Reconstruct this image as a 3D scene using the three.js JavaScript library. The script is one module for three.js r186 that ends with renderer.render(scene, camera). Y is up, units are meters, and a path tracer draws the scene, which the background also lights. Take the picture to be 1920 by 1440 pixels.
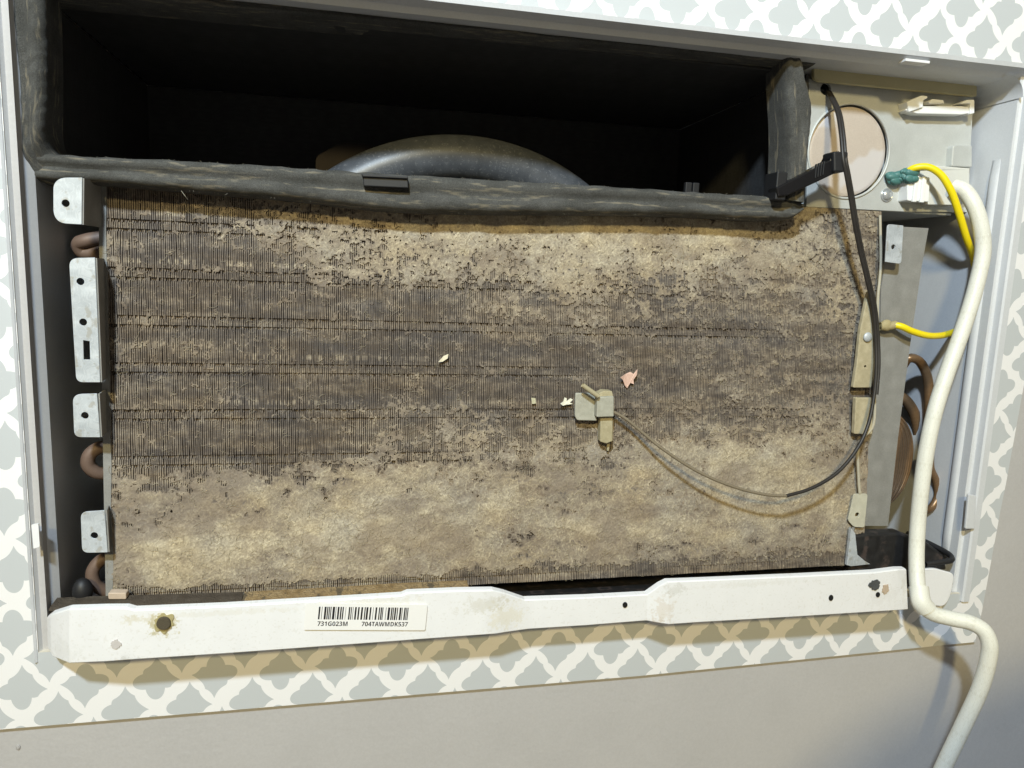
import * as THREE from 'three';
import { RoundedBoxGeometry } from 'three/addons/geometries/RoundedBoxGeometry.js';
import { mergeGeometries, toCreasedNormals } from 'three/addons/utils/BufferGeometryUtils.js';

// ---------------------------------------------------------------- camera, light, exposure
const scene = new THREE.Scene();
const camera = new THREE.PerspectiveCamera(56.145, 4 / 3, 0.01, 20);
camera.rotation.order = 'YXZ';
camera.position.set(...[-0.1382, 0.0359, 0.458]);
camera.rotation.set(...[-0.1492, -0.2078, 0.0365], 'YXZ');
scene.add(camera);
const renderer = new THREE.WebGLRenderer({ antialias: true });
renderer.toneMapping = THREE.LinearToneMapping;
renderer.toneMappingExposure = 1;
renderer.shadowMap.enabled = true;
scene.background = new THREE.Color().setRGB(0.15, 0.142, 0.13);   // the dim room behind the camera

const LAMPS = [
  { name: 'daylight_bulb', at: [-0.37, 0.80, 0.88], col: [0.68, 0.84, 1.0], power: 6.3, r: 2, label: 'cool white globe bulb hanging close in front of the wall' },
  { name: 'warm_bulb', at: [-0.58, 1.12, 2.2], col: [1.0, 0.82, 0.40], power: 11.8, r: 5, label: 'warm white globe bulb hanging in the room facing the opening' },
];

// ---------------------------------------------------------------- helpers
let seed = 12345;
const rnd = () => { seed = (Math.imul(seed, 1664525) + 1013904223) >>> 0; return seed / 4294967296; };
const rr = (a, b) => a + (b - a) * rnd();
const clamp = (x, a = 0, b = 1) => Math.min(b, Math.max(a, x));
const mix = (a, b, t) => a + (b - a) * t;
const smooth = (a, b, x) => { const t = clamp((x - a) / (b - a)); return t * t * (3 - 2 * t); };
const hash = (x, y, s = 0) => { let h = Math.imul(x | 0, 374761393) ^ Math.imul(y | 0, 668265263) ^ Math.imul(s | 0, 2147483647 - 1013); h = Math.imul(h ^ (h >>> 13), 1274126177); return ((h ^ (h >>> 16)) >>> 0) / 4294967296; };
function noise(x, y, s = 0) {
  const xi = Math.floor(x), yi = Math.floor(y); let u = x - xi, v = y - yi;
  u = u * u * (3 - 2 * u); v = v * v * (3 - 2 * v);
  return mix(mix(hash(xi, yi, s), hash(xi + 1, yi, s), u), mix(hash(xi, yi + 1, s), hash(xi + 1, yi + 1, s), u), v);
}
function fbm(x, y, o = 4, s = 0) { let a = 0, w = 0.5, t = 0; for (let i = 0; i < o; i++) { a += w * noise(x, y, s + i * 7); t += w; x *= 2.03; y *= 2.03; w *= 0.5; } return a / t; }

function tex(w, h, fn, { color = true, repeat, mirror = true } = {}) {
  const d = new Uint8Array(w * h * 4);
  for (let j = 0; j < h; j++) for (let i = 0; i < w; i++) {
    const c = fn((i + 0.5) / w, (j + 0.5) / h), k = (j * w + i) * 4;
    if (typeof c === 'number') { d[k] = d[k + 1] = d[k + 2] = clamp(c, 0, 255); } else { d[k] = clamp(c[0], 0, 255); d[k + 1] = clamp(c[1], 0, 255); d[k + 2] = clamp(c[2], 0, 255); }
    d[k + 3] = 255;
  }
  const t = new THREE.DataTexture(d, w, h);
  t.magFilter = THREE.LinearFilter; t.minFilter = THREE.LinearMipmapLinearFilter; t.generateMipmaps = true;
  t.wrapS = t.wrapT = mirror ? THREE.MirroredRepeatWrapping : THREE.RepeatWrapping;
  if (color) t.colorSpace = THREE.SRGBColorSpace;
  if (repeat) t.repeat.set(repeat, repeat);
  t.needsUpdate = true; return t;
}
// speckled surface colour: base sRGB, slow mottling and fine grain; size = metres per tile
function mottled(base, slow, fine, size = 0.12, s = 0, extra) {
  return tex(512, 512, (u, v) => {
    const a = (fbm(u * 7, v * 7, 4, s) - 0.5) * 2 * slow + (noise(u * 256, v * 256, s + 3) - 0.5) * 2 * fine;
    let c = base.map((b) => b + a);
    return extra ? extra(c, u, v) : c;
  }, { repeat: 1 / size });
}
function grain(size, oct = 3, f = 40, s = 5) { return tex(512, 512, (u, v) => 255 * fbm(u * f, v * f, oct, s), { color: false, repeat: 1 / size }); }
const std = (o) => new THREE.MeshStandardMaterial({ roughness: 0.7, metalness: 0, side: THREE.DoubleSide, ...o });

const used = new Map();
function numbered(n) { const k = (used.get(n) ?? -1) + 1; used.set(n, k); return k ? `${n}_${String(k).padStart(3, '0')}` : n; }
function mesh(name, geo, mat, parent, label) {
  const m = new THREE.Mesh(geo, mat); m.name = parent ? name : numbered(name); m.castShadow = m.receiveShadow = true;
  if (label) m.userData.label = label;
  (parent ?? scene).add(m); return m;
}
function thing(name, label, category, at = [0, 0, 0], group) {
  const g = new THREE.Group(); g.name = numbered(name); g.position.set(...at); g.userData = { label, category }; if (group) g.userData.group = group;
  scene.add(g); return g;
}
function sub(name, parent, label) { const g = new THREE.Group(); g.name = name; if (label) g.userData.label = label; parent.add(g); return g; }
const tag = (m, label, category, group) => { m.userData.label = label; m.userData.category = category; if (group) m.userData.group = group; return m; };

function shapeOf(pts, holes = []) {
  const s = new THREE.Shape(pts.map((p) => new THREE.Vector2(p[0], p[1])));
  for (const h of holes) s.holes.push(h);
  return s;
}
const circleHole = (x, y, r) => { const p = new THREE.Path(); p.absarc(x, y, r, 0, Math.PI * 2, true); return p; };
// a flat plate cut to an outline: front face at z, going back by d
function plate(pts, z, d, { holes = [], bevel = 0, seg = 2 } = {}) {
  const g = new THREE.ExtrudeGeometry(shapeOf(pts, holes), { depth: Math.max(d - 2 * bevel, 1e-5), bevelEnabled: bevel > 0, bevelThickness: bevel, bevelSize: bevel, bevelOffset: -bevel, bevelSegments: seg, curveSegments: 20 });
  g.translate(0, 0, z - d + bevel); return g;
}
// outline with rounded corners
function rounded(pts, rad) {
  const out = [], n = pts.length;
  for (let i = 0; i < n; i++) {
    const r = Array.isArray(rad) ? rad[i] : rad, p = new THREE.Vector2(...pts[i]), a = new THREE.Vector2(...pts[(i + n - 1) % n]), b = new THREE.Vector2(...pts[(i + 1) % n]);
    if (r < 1e-6) { out.push([p.x, p.y]); continue; }
    const da = a.sub(p), db = b.sub(p), ra = Math.min(r, da.length() * 0.48), rb = Math.min(r, db.length() * 0.48);
    const s = p.clone().addScaledVector(da.normalize(), ra), e = p.clone().addScaledVector(db.normalize(), rb);
    for (let k = 0; k <= 6; k++) { const t = k / 6; out.push([(1 - t) * (1 - t) * s.x + 2 * t * (1 - t) * p.x + t * t * e.x, (1 - t) * (1 - t) * s.y + 2 * t * (1 - t) * p.y + t * t * e.y]); }
  }
  return out;
}
function box(x0, x1, y0, y1, z0, z1, r = 0.0008) {
  const g = new RoundedBoxGeometry(x1 - x0, y1 - y0, z1 - z0, 2, r); g.translate((x0 + x1) / 2, (y0 + y1) / 2, (z0 + z1) / 2); return g;
}
const V = (p) => new THREE.Vector3(...p);
function tube(pts, r, n = 64, k = 10, tension = 0.5) { return new THREE.TubeGeometry(new THREE.CatmullRomCurve3(pts.map(V), false, 'centripetal', tension), n, r, k, false); }
function ball(p, r, sx = 1, sy = 1, sz = 1) { const g = new THREE.SphereGeometry(r, 16, 12); g.scale(sx, sy, sz); g.translate(...p); return g; }
// grid of sections; closed = each section is a loop
function loft(secs, { closed = false, caps = false, flat = false, crease } = {}) {
  const n = secs.length, m = secs[0].length, pos = [], uv = [], idx = [];
  const M = closed ? m + 1 : m; let ul = 0;
  for (let i = 0; i < n; i++) {
    if (i) ul += Math.hypot(...secs[i][0].map((c, k) => c - secs[i - 1][0][k]));
    let vl = 0;
    for (let j = 0; j < M; j++) { const p = secs[i][j % m]; if (j) vl += Math.hypot(...p.map((c, k) => c - secs[i][j - 1][k])); pos.push(...p); uv.push(ul, vl); }
  }
  for (let i = 0; i < n - 1; i++) for (let j = 0; j < M - 1; j++) { const a = i * M + j, b = a + 1, c = a + M, d = c + 1; idx.push(a, b, d, a, d, c); }
  if (caps) for (const [i, rev] of [[0, false], [n - 1, true]]) {
    const c = [0, 1, 2].map((k) => secs[i].reduce((s, p) => s + p[k], 0) / m), b = pos.length / 3; pos.push(...c); uv.push(0, 0);
    for (let j = 0; j < m; j++) { pos.push(...secs[i][j]); uv.push(secs[i][j][0], secs[i][j][1]); }
    for (let j = 0; j < m; j++) { const q = b + 1 + j, w = b + 1 + (j + 1) % m; rev ? idx.push(b, q, w) : idx.push(b, w, q); }
  }
  let g = new THREE.BufferGeometry(); g.setAttribute('position', new THREE.Float32BufferAttribute(pos, 3)); g.setAttribute('uv', new THREE.Float32BufferAttribute(uv, 2)); g.setIndex(idx);
  if (flat) { g = g.toNonIndexed(); g.computeVertexNormals(); } else { g.computeVertexNormals(); if (crease) g = toCreasedNormals(g, crease); }
  return g;
}
// resample a 2-D polyline to n points by length (smoothed)
function along(pts, n) { const c = new THREE.CatmullRomCurve3(pts.map((p) => new THREE.Vector3(p[0], p[1], p[2] ?? 0)), false, 'centripetal'); return c.getSpacedPoints(n - 1).map((p) => [p.x, p.y, p.z]); }
// straight polyline sampled at parameter steps so that two edges keep pace
function poly(pts, n) { const o = []; for (let i = 0; i < n; i++) { const t = i / (n - 1) * (pts.length - 1), k = Math.min(Math.floor(t), pts.length - 2), f = t - k; o.push(pts[k].map((c, q) => mix(c, pts[k + 1][q], f))); } return o; }
// sheet metal: polyline profile in a plane, thickened
function sheetLoop(pts, t) {
  const n = pts.length, nor = pts.map((p, i) => { const a = pts[Math.max(0, i - 1)], b = pts[Math.min(n - 1, i + 1)]; const dx = b[0] - a[0], dy = b[1] - a[1], l = Math.hypot(dx, dy); return [-dy / l, dx / l]; });
  return [...pts, ...pts.map((p, i) => [p[0] + nor[i][0] * t, p[1] + nor[i][1] * t]).reverse()];
}

// ---------------------------------------------------------------- materials
const M = {};
M.wall = std({ map: mottled([181, 178, 176], 3, 2.5, 0.25, 2), bumpMap: grain(0.12, 3, 40), bumpScale: 0.00012, roughness: 0.85 });
M.sleeve = std({ map: mottled([204, 205, 207], 4, 3, 0.2, 11), roughness: 0.45 });
M.white = std({ map: mottled([232, 231, 231], 2.5, 1.5, 0.2, 21), roughness: 0.38 });
M.galv = std({ map: mottled([190, 195, 199], 26, 7, 0.045, 31, (c, u, v) => { const k = smooth(0.62, 0.7, noise(u * 90 + fbm(u * 9, v * 9, 2, 5) * 20, v * 14, 36)) * 0.25, d = smooth(0.6, 0.75, fbm(u * 11, v * 11, 4, 38)) * 0.4; return [mix(mix(c[0], 226, k), 150, d), mix(mix(c[1], 228, k), 142, d), mix(mix(c[2], 230, k), 126, d)]; }), roughness: 0.5, metalness: 0.25 });
M.galvDusty = std({ map: mottled([134, 132, 127], 10, 9, 0.06, 32), roughness: 0.8 });
M.boxMetal = std({ map: mottled([192, 193, 189], 9, 6, 0.07, 33), roughness: 0.5, metalness: 0.2 });
M.beige = std({ map: mottled([188, 178, 140], 5, 3, 0.1, 34), roughness: 0.7 });
M.black = std({ map: mottled([30, 30, 32], 6, 5, 0.06, 41), roughness: 0.55 });
M.blackGloss = std({ color: 0x151416, roughness: 0.3 });
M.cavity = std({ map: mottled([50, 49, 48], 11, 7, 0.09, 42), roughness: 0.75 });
M.brownPlastic = std({ map: mottled([40, 32, 27], 8, 5, 0.06, 43), roughness: 0.8 });
M.foam = std({ map: mottled([78, 77, 73], 16, 14, 0.09, 44, (c, u, v) => { const f = smooth(0.56, 0.8, fbm(u * 7, v * 44, 4, 77)); return [mix(c[0], 138, f * 0.8), mix(c[1], 128, f * 0.8), mix(c[2], 108, f * 0.8)]; }), bumpMap: grain(0.016, 3, 60), bumpScale: 0.0005, roughness: 1 });
M.scroll = std({ map: mottled([70, 73, 78], 10, 8, 0.05, 45, (c, u, v) => { const f = smooth(0.66, 0.78, fbm(u * 40, v * 40, 3, 99)); return c.map((x) => mix(x, 130, f * 0.45)); }), roughness: 0.42 });
M.copper = std({ map: mottled([124, 98, 72], 20, 8, 0.03, 51), roughness: 0.34, metalness: 0.35 });
M.copperDull = std({ map: mottled([112, 92, 80], 14, 8, 0.03, 52), roughness: 0.6, metalness: 0.15 });
M.cord = std({ map: mottled([224, 222, 210], 5, 4, 0.05, 61, (c, u, v) => { const d = smooth(0.62, 0.8, fbm(u * 12, v * 12, 4, 39)) * 0.3 + smooth(0.86, 0.9, noise(u * 60, v * 60, 40)) * 0.35; return [mix(c[0], 150, d), mix(c[1], 140, d), mix(c[2], 112, d)]; }), roughness: 0.48 });
M.yellow = std({ map: mottled([240, 216, 18], 4, 3, 0.02, 62), roughness: 0.4 });
M.wire = std({ map: mottled([44, 40, 37], 12, 8, 0.02, 63), roughness: 0.5 });
M.wireDusty = std({ map: mottled([122, 110, 90], 30, 16, 0.01, 64), roughness: 0.8 });
M.capacitor = std({ map: mottled([194, 180, 166], 6, 5, 0.12, 65, (c, u, v) => { const f = smooth(0.5, 0.62, fbm(u * 5, v * 5, 3, 5)) * 0.8; return [mix(c[0], 208, f), mix(c[1], 203, f), mix(c[2], 202, f)]; }), roughness: 0.55, metalness: 0.1 });
M.plasticWhite = std({ map: mottled([236, 236, 234], 3, 2, 0.05, 66), roughness: 0.5 });
M.teal = std({ map: mottled([72, 118, 114], 22, 12, 0.012, 67), roughness: 0.5 });
M.sensor = std({ map: mottled([168, 165, 150], 14, 9, 0.02, 68), roughness: 0.75 });
M.sensorStem = std({ map: mottled([170, 159, 128], 16, 10, 0.02, 69), roughness: 0.8 });
M.pan = std({ map: mottled([34, 33, 33], 12, 6, 0.04, 71, (c, u, v) => { const f = smooth(0.52, 0.75, fbm(u * 6, v * 6, 4, 8)); return [mix(c[0], 92, f * 0.6), mix(c[1], 76, f * 0.6), mix(c[2], 70, f * 0.6)]; }), roughness: 0.5 });
M.brownStrip = std({ map: mottled([148, 124, 86], 26, 12, 0.03, 72, (c, u, v) => { const f = smooth(0.5, 0.7, fbm(u * 8, v * 3, 3, 18)); return [mix(c[0], 84, f * 0.8), mix(c[1], 74, f * 0.8), mix(c[2], 58, f * 0.8)]; }), bumpMap: grain(0.02, 3, 24), bumpScale: 0.0012, roughness: 0.9 });
M.darkStrip = std({ map: mottled([72, 63, 52], 16, 8, 0.03, 73), bumpMap: grain(0.02, 3, 24), bumpScale: 0.0008, roughness: 0.9 });
M.steel = std({ color: 0xc9cbcc, roughness: 0.25, metalness: 0.6 });
M.hole = std({ color: 0x0c0b0b, roughness: 0.9 });

// ---------------------------------------------------------------- the wall
{
  const X = 1.7, Y0 = -1.3, Y1 = 1.25, o = { x0: -0.3245, x1: 0.3265, y0: -0.2, y1: 0.1945 };
  const hole = new THREE.Path([[o.x0, o.y0], [o.x0, o.y1], [o.x1, o.y1], [o.x1, o.y0]].map((p) => new THREE.Vector2(...p)));
  const g = plate([[-X, Y0], [X, Y0], [X, Y1], [-X, Y1]], 0, 0.3, { holes: [hole] });
  const w = mesh('wall', g, M.wall); w.userData = { kind: 'structure', label: 'greige painted wall around the opening' };
}
// a small drip in the wall paint
{
  const w = mesh('paint_drip', ball([-0.3452, -0.2632, 0.0003], 0.0013, 1, 1.5, 0.4), M.wall);
  tag(w, 'small dried paint drip on the wall under the patterned paper', 'paint drip');
}

// ---------------------------------------------------------------- patterned paper round the opening
{
  const a = 0.0377, S = 768, cv = document.createElement('canvas'); cv.width = cv.height = S; const c = cv.getContext('2d');
  c.fillStyle = '#e9e7e6'; c.fillRect(0, 0, S, S);
  const cell = (cx, cy, flip) => {
    const k = S / 2 * (flip ? -1 : 1), X = (x) => cx + x * k, Y = (y) => cy - y * k;
    c.beginPath(); c.moveTo(X(-0.41), Y(0.03));
    c.quadraticCurveTo(X(-0.31), Y(0.06), X(-0.26), Y(0.15)); c.quadraticCurveTo(X(-0.23), Y(0.17), X(-0.17), Y(0.16));
    c.bezierCurveTo(X(-0.15), Y(0.41), X(0.08), Y(0.44), X(0.13), Y(0.17));
    c.bezierCurveTo(X(0.38), Y(0.18), X(0.38), Y(-0.05), X(0.16), Y(-0.11));
    c.quadraticCurveTo(X(0.16), Y(-0.19), X(0.10), Y(-0.21)); c.quadraticCurveTo(X(-0.01), Y(-0.27), X(-0.06), Y(-0.42));
    c.quadraticCurveTo(X(-0.10), Y(-0.29), X(-0.20), Y(-0.24)); c.quadraticCurveTo(X(-0.22), Y(-0.09), X(-0.41), Y(0.03)); c.fill();
  };
  c.fillStyle = '#bec1c2';
  for (let i = -1; i <= 5; i++) for (let j = -1; j <= 5; j++) {
    if ((i + j) & 1) continue;
    const jj = (j + 8) % 4, ii = (i + 8) % 4, flip = jj % 2 === 0 ? ((ii / 2 + jj / 2) % 2 === 1) : jj === 3;
    cell(i * S / 4, S - j * S / 4, flip);
  }
  // paper fibre and faint specks in the print
  const im = c.getImageData(0, 0, S, S), d = im.data;
  for (let i = 0; i < S * S; i++) { const n = (hash(i % S, (i / S) | 0, 4) - 0.5) * 5; for (let k = 0; k < 3; k++) d[i * 4 + k] = clamp(d[i * 4 + k] + n, 0, 255); }
  c.putImageData(im, 0, 0);
  const t = new THREE.CanvasTexture(cv); t.colorSpace = THREE.SRGBColorSpace; t.wrapS = t.wrapT = THREE.RepeatWrapping;
  t.repeat.set(1 / (2 * a), 1 / (2 * a)); t.offset.set(0.3031 / (2 * a), 0.223 / (2 * a));
  const hole = new THREE.Path([[-0.3292, -0.2], [-0.3292, 0.1950], [0.3302, 0.1950], [0.3302, -0.2]].map((p) => new THREE.Vector2(...p)));
  const right = [[0.3586, -0.02], [0.3546, -0.1087], [0.3528, -0.1347], [0.349, -0.215], [0.3466, -0.2424]];
  const g = plate([[-0.62, -0.2488], [0.06, -0.2478], [0.336, -0.2425], ...right.slice().reverse(), [0.366, 0.1], [0.372, 0.5], [-0.62, 0.5]], 0.0034, 0.0034, { holes: [hole] });
  const m = mesh('patterned_paper', g, [std({ map: t, roughness: 0.62 }), std({ color: 0xcfc6b4, roughness: 0.8 })]);
  tag(m, 'stiff sheet of grey and white quatrefoil patterned paper pasted round the opening', 'wallpaper');
}

// ---------------------------------------------------------------- the metal wall sleeve
const sleeve = thing('wall_sleeve', 'pale painted metal wall sleeve lining the opening around the air conditioner', 'wall sleeve', [0, -0.2, 0]);
const inSleeve = (name, g, mat, label, parent = sleeve) => { g.translate(0, 0.2, 0); return mesh(name, g, mat, parent, label); };
{
  const side = (prof, y0, y1, t) => { const L = sheetLoop(prof, t); return loft([y0, y1].map((y) => L.map(([x, z]) => [x, y, z])), { closed: true, caps: true, flat: true }); };
  const yb = -0.206, yt = 0.1935;
  inSleeve('left_panel', side([[-0.3212, -0.25], [-0.3212, -0.012], [-0.3252, -0.0045], [-0.3264, -0.0035], [-0.3298, 0.0040], [-0.3308, 0.0048]], yb, yt, 0.0007), M.sleeve);
  const right = inSleeve('right_panel', side([[0.3330, 0.0056], [0.3280, 0.0056], [0.3266, 0.0046], [0.3262, -0.0004], [0.3246, -0.0012], [0.3225, -0.0012], [0.3222, -0.25]], yb, yt, 0.0007), M.sleeve);
  const rib = (y0, y1, z0, z1, h) => {
    const secs = []; for (let i = 0; i <= 24; i++) { const y = mix(y0, y1, i / 24), e = Math.min(1, Math.min(y - y0, y1 - y) / 0.006), k = Math.sqrt(clamp(1 - (1 - e) * (1 - e))); secs.push([]); for (let j = 0; j <= 8; j++) { const t = j / 8; secs[i].push([0.3224 - h * k * Math.pow(Math.sin(Math.PI * t), 0.5), y, mix(z0, z1, t)]); } }
    return loft(secs);
  };
  inSleeve('stiffening_rib', rib(-0.171, 0.134, -0.0165, -0.0085, 0.0022), M.sleeve, undefined, right);
  const top = (prof, x0, x1, t) => { const L = sheetLoop(prof, t); return loft([x0, x1].map((x) => L.map(([y, z]) => [x, y, z])), { closed: true, caps: true, flat: true }); };
  const tp = inSleeve('top_panel', top([[0.1890, -0.25], [0.1890, -0.004], [0.1915, 0.0004], [0.1938, 0.0062], [0.1962, 0.0066]], -0.3318, 0.3335, 0.0007), M.sleeve);
  inSleeve('slot_tab', box(...[0.2215, 0.2405], 0.1893, 0.1912, -0.0012, 0.0060, 0.0004), M.white, undefined, tp);
  // rounded fillet in the upper corner on the control side
  const fil = []; for (let i = 0; i <= 10; i++) { const a = i / 10 * Math.PI / 2; fil.push([0.3218 - 0.014 + 0.014 * Math.sin(a), 0.1888 - 0.014 + 0.014 * Math.cos(a)]); }
  inSleeve('corner_fillet', loft([-0.2, 0.0035].map((z) => fil.map(([x, y]) => [x, y, z]))), M.sleeve);
  inSleeve('bottom_panel', box(-0.3205, 0.3215, -0.1985, -0.1935, -0.249, -0.003), M.sleeve);
  inSleeve('back_panel', box(-0.3205, 0.3215, -0.1930, 0.1880, -0.249, -0.245), M.sleeve);
  // bent locking tabs on the flanges
  inSleeve('flange_tab', plate(rounded([[-0.3266, -0.1178], [-0.3229, -0.1173], [-0.3229, -0.1313], [-0.3263, -0.1325]], 0.0006), 0.0078, 0.0012), M.white);
  inSleeve('flange_tab', plate(rounded([[0.3166, -0.1166], [0.3236, -0.1181], [0.3267, -0.1448], [0.3179, -0.1445]], 0.0012), 0.0082, 0.0022, { bevel: 0.0006 }), M.sleeve);
}

// ---------------------------------------------------------------- the air conditioner
const ac = thing('air_conditioner', 'through-wall air conditioner with its front cover off and a dust-caked coil', 'air conditioner', [0, -0.19, 0]);
const AC = (name, g, mat, label, parent = ac) => { g.translate(0, 0.19, 0); return mesh(name, g, mat, parent, label); };
const coilZ = (y) => -0.010 + (y + 0.185) / 0.26 * -0.022;

// ---- evaporator coil
const C = { x0: -0.2935, x1: 0.246, y0: -0.1775, y1: 0.094 };
const coil = sub('evaporator_coil', ac, 'aluminium fin coil matted with tan lint and brown dust');
{
  // lint cover rows, top to foot; gasket shade is put into the top left
  const G = [
    [.10, .10, .10, .20, .40, .50, .50, .50, .50, .50, .50, .50, .50, .50, .55, .55],
    [.12, .20, .35, .50, .55, .65, .75, .80, .85, .85, .85, .85, .80, .75, .60, .45],
    [.20, .20, .30, .50, .60, .65, .70, .80, .80, .85, .80, .85, .85, .80, .70, .50],
    [.45, .30, .25, .40, .55, .65, .65, .65, .70, .88, .60, .55, .55, .50, .55, .50],
    [.20, .15, .15, .20, .25, .30, .30, .35, .40, .52, .40, .40, .40, .42, .50, .55],
    [.20, .20, .20, .15, .20, .20, .20, .25, .30, .35, .35, .30, .30, .35, .40, .50],
    [.30, .25, .25, .20, .15, .15, .20, .20, .25, .25, .25, .30, .30, .35, .35, .45],
    [.35, .20, .20, .15, .15, .15, .15, .20, .20, .25, .25, .30, .30, .35, .35, .38],
    [.20, .30, .30, .20, .20, .20, .25, .35, .25, .25, .30, .35, .40, .45, .52, .45],
    [.25, .25, .20, .20, .25, .35, .40, .50, .35, .35, .45, .40, .50, .55, .60, .55],
    [.35, .25, .20, .20, .25, .45, .55, .55, .45, .50, .70, .75, .75, .75, .75, .60],
    [.45, .45, .60, .60, .60, .65, .70, .65, .60, .55, .55, .70, .75, .80, .75, .65],
    [.50, .60, .65, .75, .80, .85, .80, .70, .70, .60, .65, .60, .70, .75, .75, .70],
    [.75, .85, .85, .80, .85, .85, .80, .75, .55, .75, .80, .75, .75, .75, .75, .70],
    [.70, .80, .80, .65, .75, .75, .70, .65, .60, .65, .60, .55, .55, .60, .55, .50],
    [.30, .45, .45, .40, .40, .35, .30, .30, .30, .35, .40, .40, .40, .40, .40, .40]];
  const cover = (u, v) => {           // u across, v up
    const x = clamp(u + 0.16 * u * (1 - u)) * 15, y = clamp(1 - v) * 15, i = Math.min(14, Math.floor(x)), j = Math.min(14, Math.floor(y)), a = x - i, b = y - j;
    return mix(mix(G[j][i], G[j][i + 1], a), mix(G[j + 1][i], G[j + 1][i + 1], a), b);
  };
  const TW = 2048, TH = 1024, base = new Float32Array(TW * TH), H = new Float32Array(TW * TH);
  for (let j = 0; j < TH; j++) for (let i = 0; i < TW; i++) {
    const u = (i + 0.5) / TW, v = (j + 0.5) / TH;
    const wx = u + (fbm(u * 30, v * 16, 3, 201) - 0.5) * 0.04, wy = v + (fbm(u * 24, v * 14, 3, 202) - 0.5) * 0.055;
    base[j * TW + i] = cover(wx, wy) + (fbm(u * 46, v * 40, 4, 203) - 0.5) * 0.56 + (noise(u * 17, v * 13, 205) > 0.8 ? 0.12 : 0);
  }
  // single lint fibres laid down as short curved strokes
  for (let n = 0; n < 90000; n++) {
    let x = rnd() * TW, y = rnd() * TH; const b = base[(y | 0) * TW + (x | 0)];
    if (rnd() > Math.pow(clamp(b, 0.12, 1), 1.05)) continue;
    let a = rnd() < 0.2 ? Math.PI / 2 + rr(-0.2, 0.2) : rr(0, Math.PI * 2); const len = rr(3, 20), cur = rr(-0.16, 0.16), w = rr(0.35, 1.0), rad = rnd() < 0.15 ? 2 : 1;
    for (let s = 0; s < len; s++) {
      const ix = x | 0, iy = y | 0; if (ix < 2 || iy < 2 || ix > TW - 3 || iy > TH - 3) break;
      for (let q = -rad; q <= rad; q++) for (let p = -rad; p <= rad; p++) { const d2 = p * p + q * q, k = (iy + q) * TW + ix + p; H[k] = Math.min(1.6, H[k] + w * 0.32 * Math.exp(-d2 / (0.7 * rad))); }
      x += Math.cos(a); y += Math.sin(a); a += cur + rr(-0.25, 0.25);
    }
  }
  const at = (F, u, v) => F[clamp(Math.floor(v * TH), 0, TH - 1) * TW + clamp(Math.floor(u * TW), 0, TW - 1)];
  const ramp = (st, s) => { let k = 0; while (k < st.length - 2 && s > st[k + 1][0]) k++; const t = clamp((s - st[k][0]) / (st[k + 1][0] - st[k][0])); return [1, 2, 3].map((q) => mix(st[k][q], st[k + 1][q], t)); };
  const tan = [[0, 106, 96, 84], [0.35, 138, 126, 109], [0.6, 168, 155, 132], [0.85, 190, 177, 150], [1.15, 214, 203, 178]];
  const dust = [[0, 90, 80, 71], [0.4, 134, 121, 105], [0.8, 174, 161, 138], [1.2, 206, 193, 166]];
  const finCol = (u, v) => {
    const b = at(base, u, v), h = at(H, u, v), hue = (fbm(u * 20, v * 30, 3, 317) - 0.5) * 2;
    let s = b * 0.55 + h * 0.4 + (fbm(u * 9, v * 60, 3, 318) - 0.5) * 0.5 + (hash(u * 424, v * 60, 19) - 0.5) * 0.16;
    const paintedGlint = smooth(0.008, 0.003, Math.abs(((0.985 - v + 0.2) % 0.1075) - 0.0725)) * smooth(0.62, 0.2, u) * (hash(u * 424, v * 9.3 + 7, 29) > 0.55 ? 1 : 0) * smooth(0.5, 0.6, fbm(u * 9, v * 9, 2, 331));  // glints of bare metal painted into the fin colour between tube rows
    s += (fbm(u * 120, v * 90, 3, 319) - 0.5) * 0.5 + paintedGlint * 0.4;
    const c = ramp(dust, s);
    return [c[0] + hue * 6, c[1] + hue * 2, c[2] - hue * 4];
  };
  const finMap = tex(TW, TH, finCol);
  const matted = (u, v) => at(base, u, v) * 0.98 + at(H, u, v) * 0.34 + (noise(u * 300, v * 150, 77) - 0.5) * mix(0.3, 0.75, smooth(0.3, 0.6, v)) + (fbm(u * 90, v * 60, 3, 79) - 0.5) * 0.35 + 0.11 * smooth(0.36, 0.22, v);
  const lintMap = tex(TW, TH, (u, v) => {
    const b = at(base, u, v), h = at(H, u, v), hue = (fbm(u * 26, v * 18, 3, 311) - 0.5) * 2;
    const c = ramp(tan, b * 0.62 + h * 0.30 - 0.02 + (fbm(u * 620, v * 310, 2, 9) - 0.5) * 0.34), pt = smooth(0.56, 0.66, fbm(u * 15 + 3, v * 11, 4, 313)) * 0.36;
    const f = finCol(u, v), e = smooth(0.52, 0.80, matted(u, v)), l = [mix(c[0] + hue * 5, 112, pt), mix(c[1] + hue * 1, 98, pt), mix(c[2] - hue * 6, 86, pt)];
    return l.map((q, k) => mix(f[k] * 1.03, q, e));
  });

  const finMat = std({ map: finMap, roughness: 0.75 }), lintMat = std({ map: lintMap, roughness: 1 });

  // fins: thin upright blades, their front edges notched along the tube rows
  const rows = []; for (let k = 0; k < 10; k++) { const v = 0.985 - k * 0.1075; rows.push(v, v - 0.021); }
  const vs = [0, 0.02]; for (let k = 1; k < 46; k++) vs.push(k / 46); for (const r of rows) if (r > 0.03 && r < 0.99) vs.push(r - 0.0042, r - 0.003, r + 0.003, r + 0.0042); vs.push(1); vs.sort((a, b) => a - b);
  const NF = 424, pos = [], uv = [], idx = [], D = 0.0032;
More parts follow.
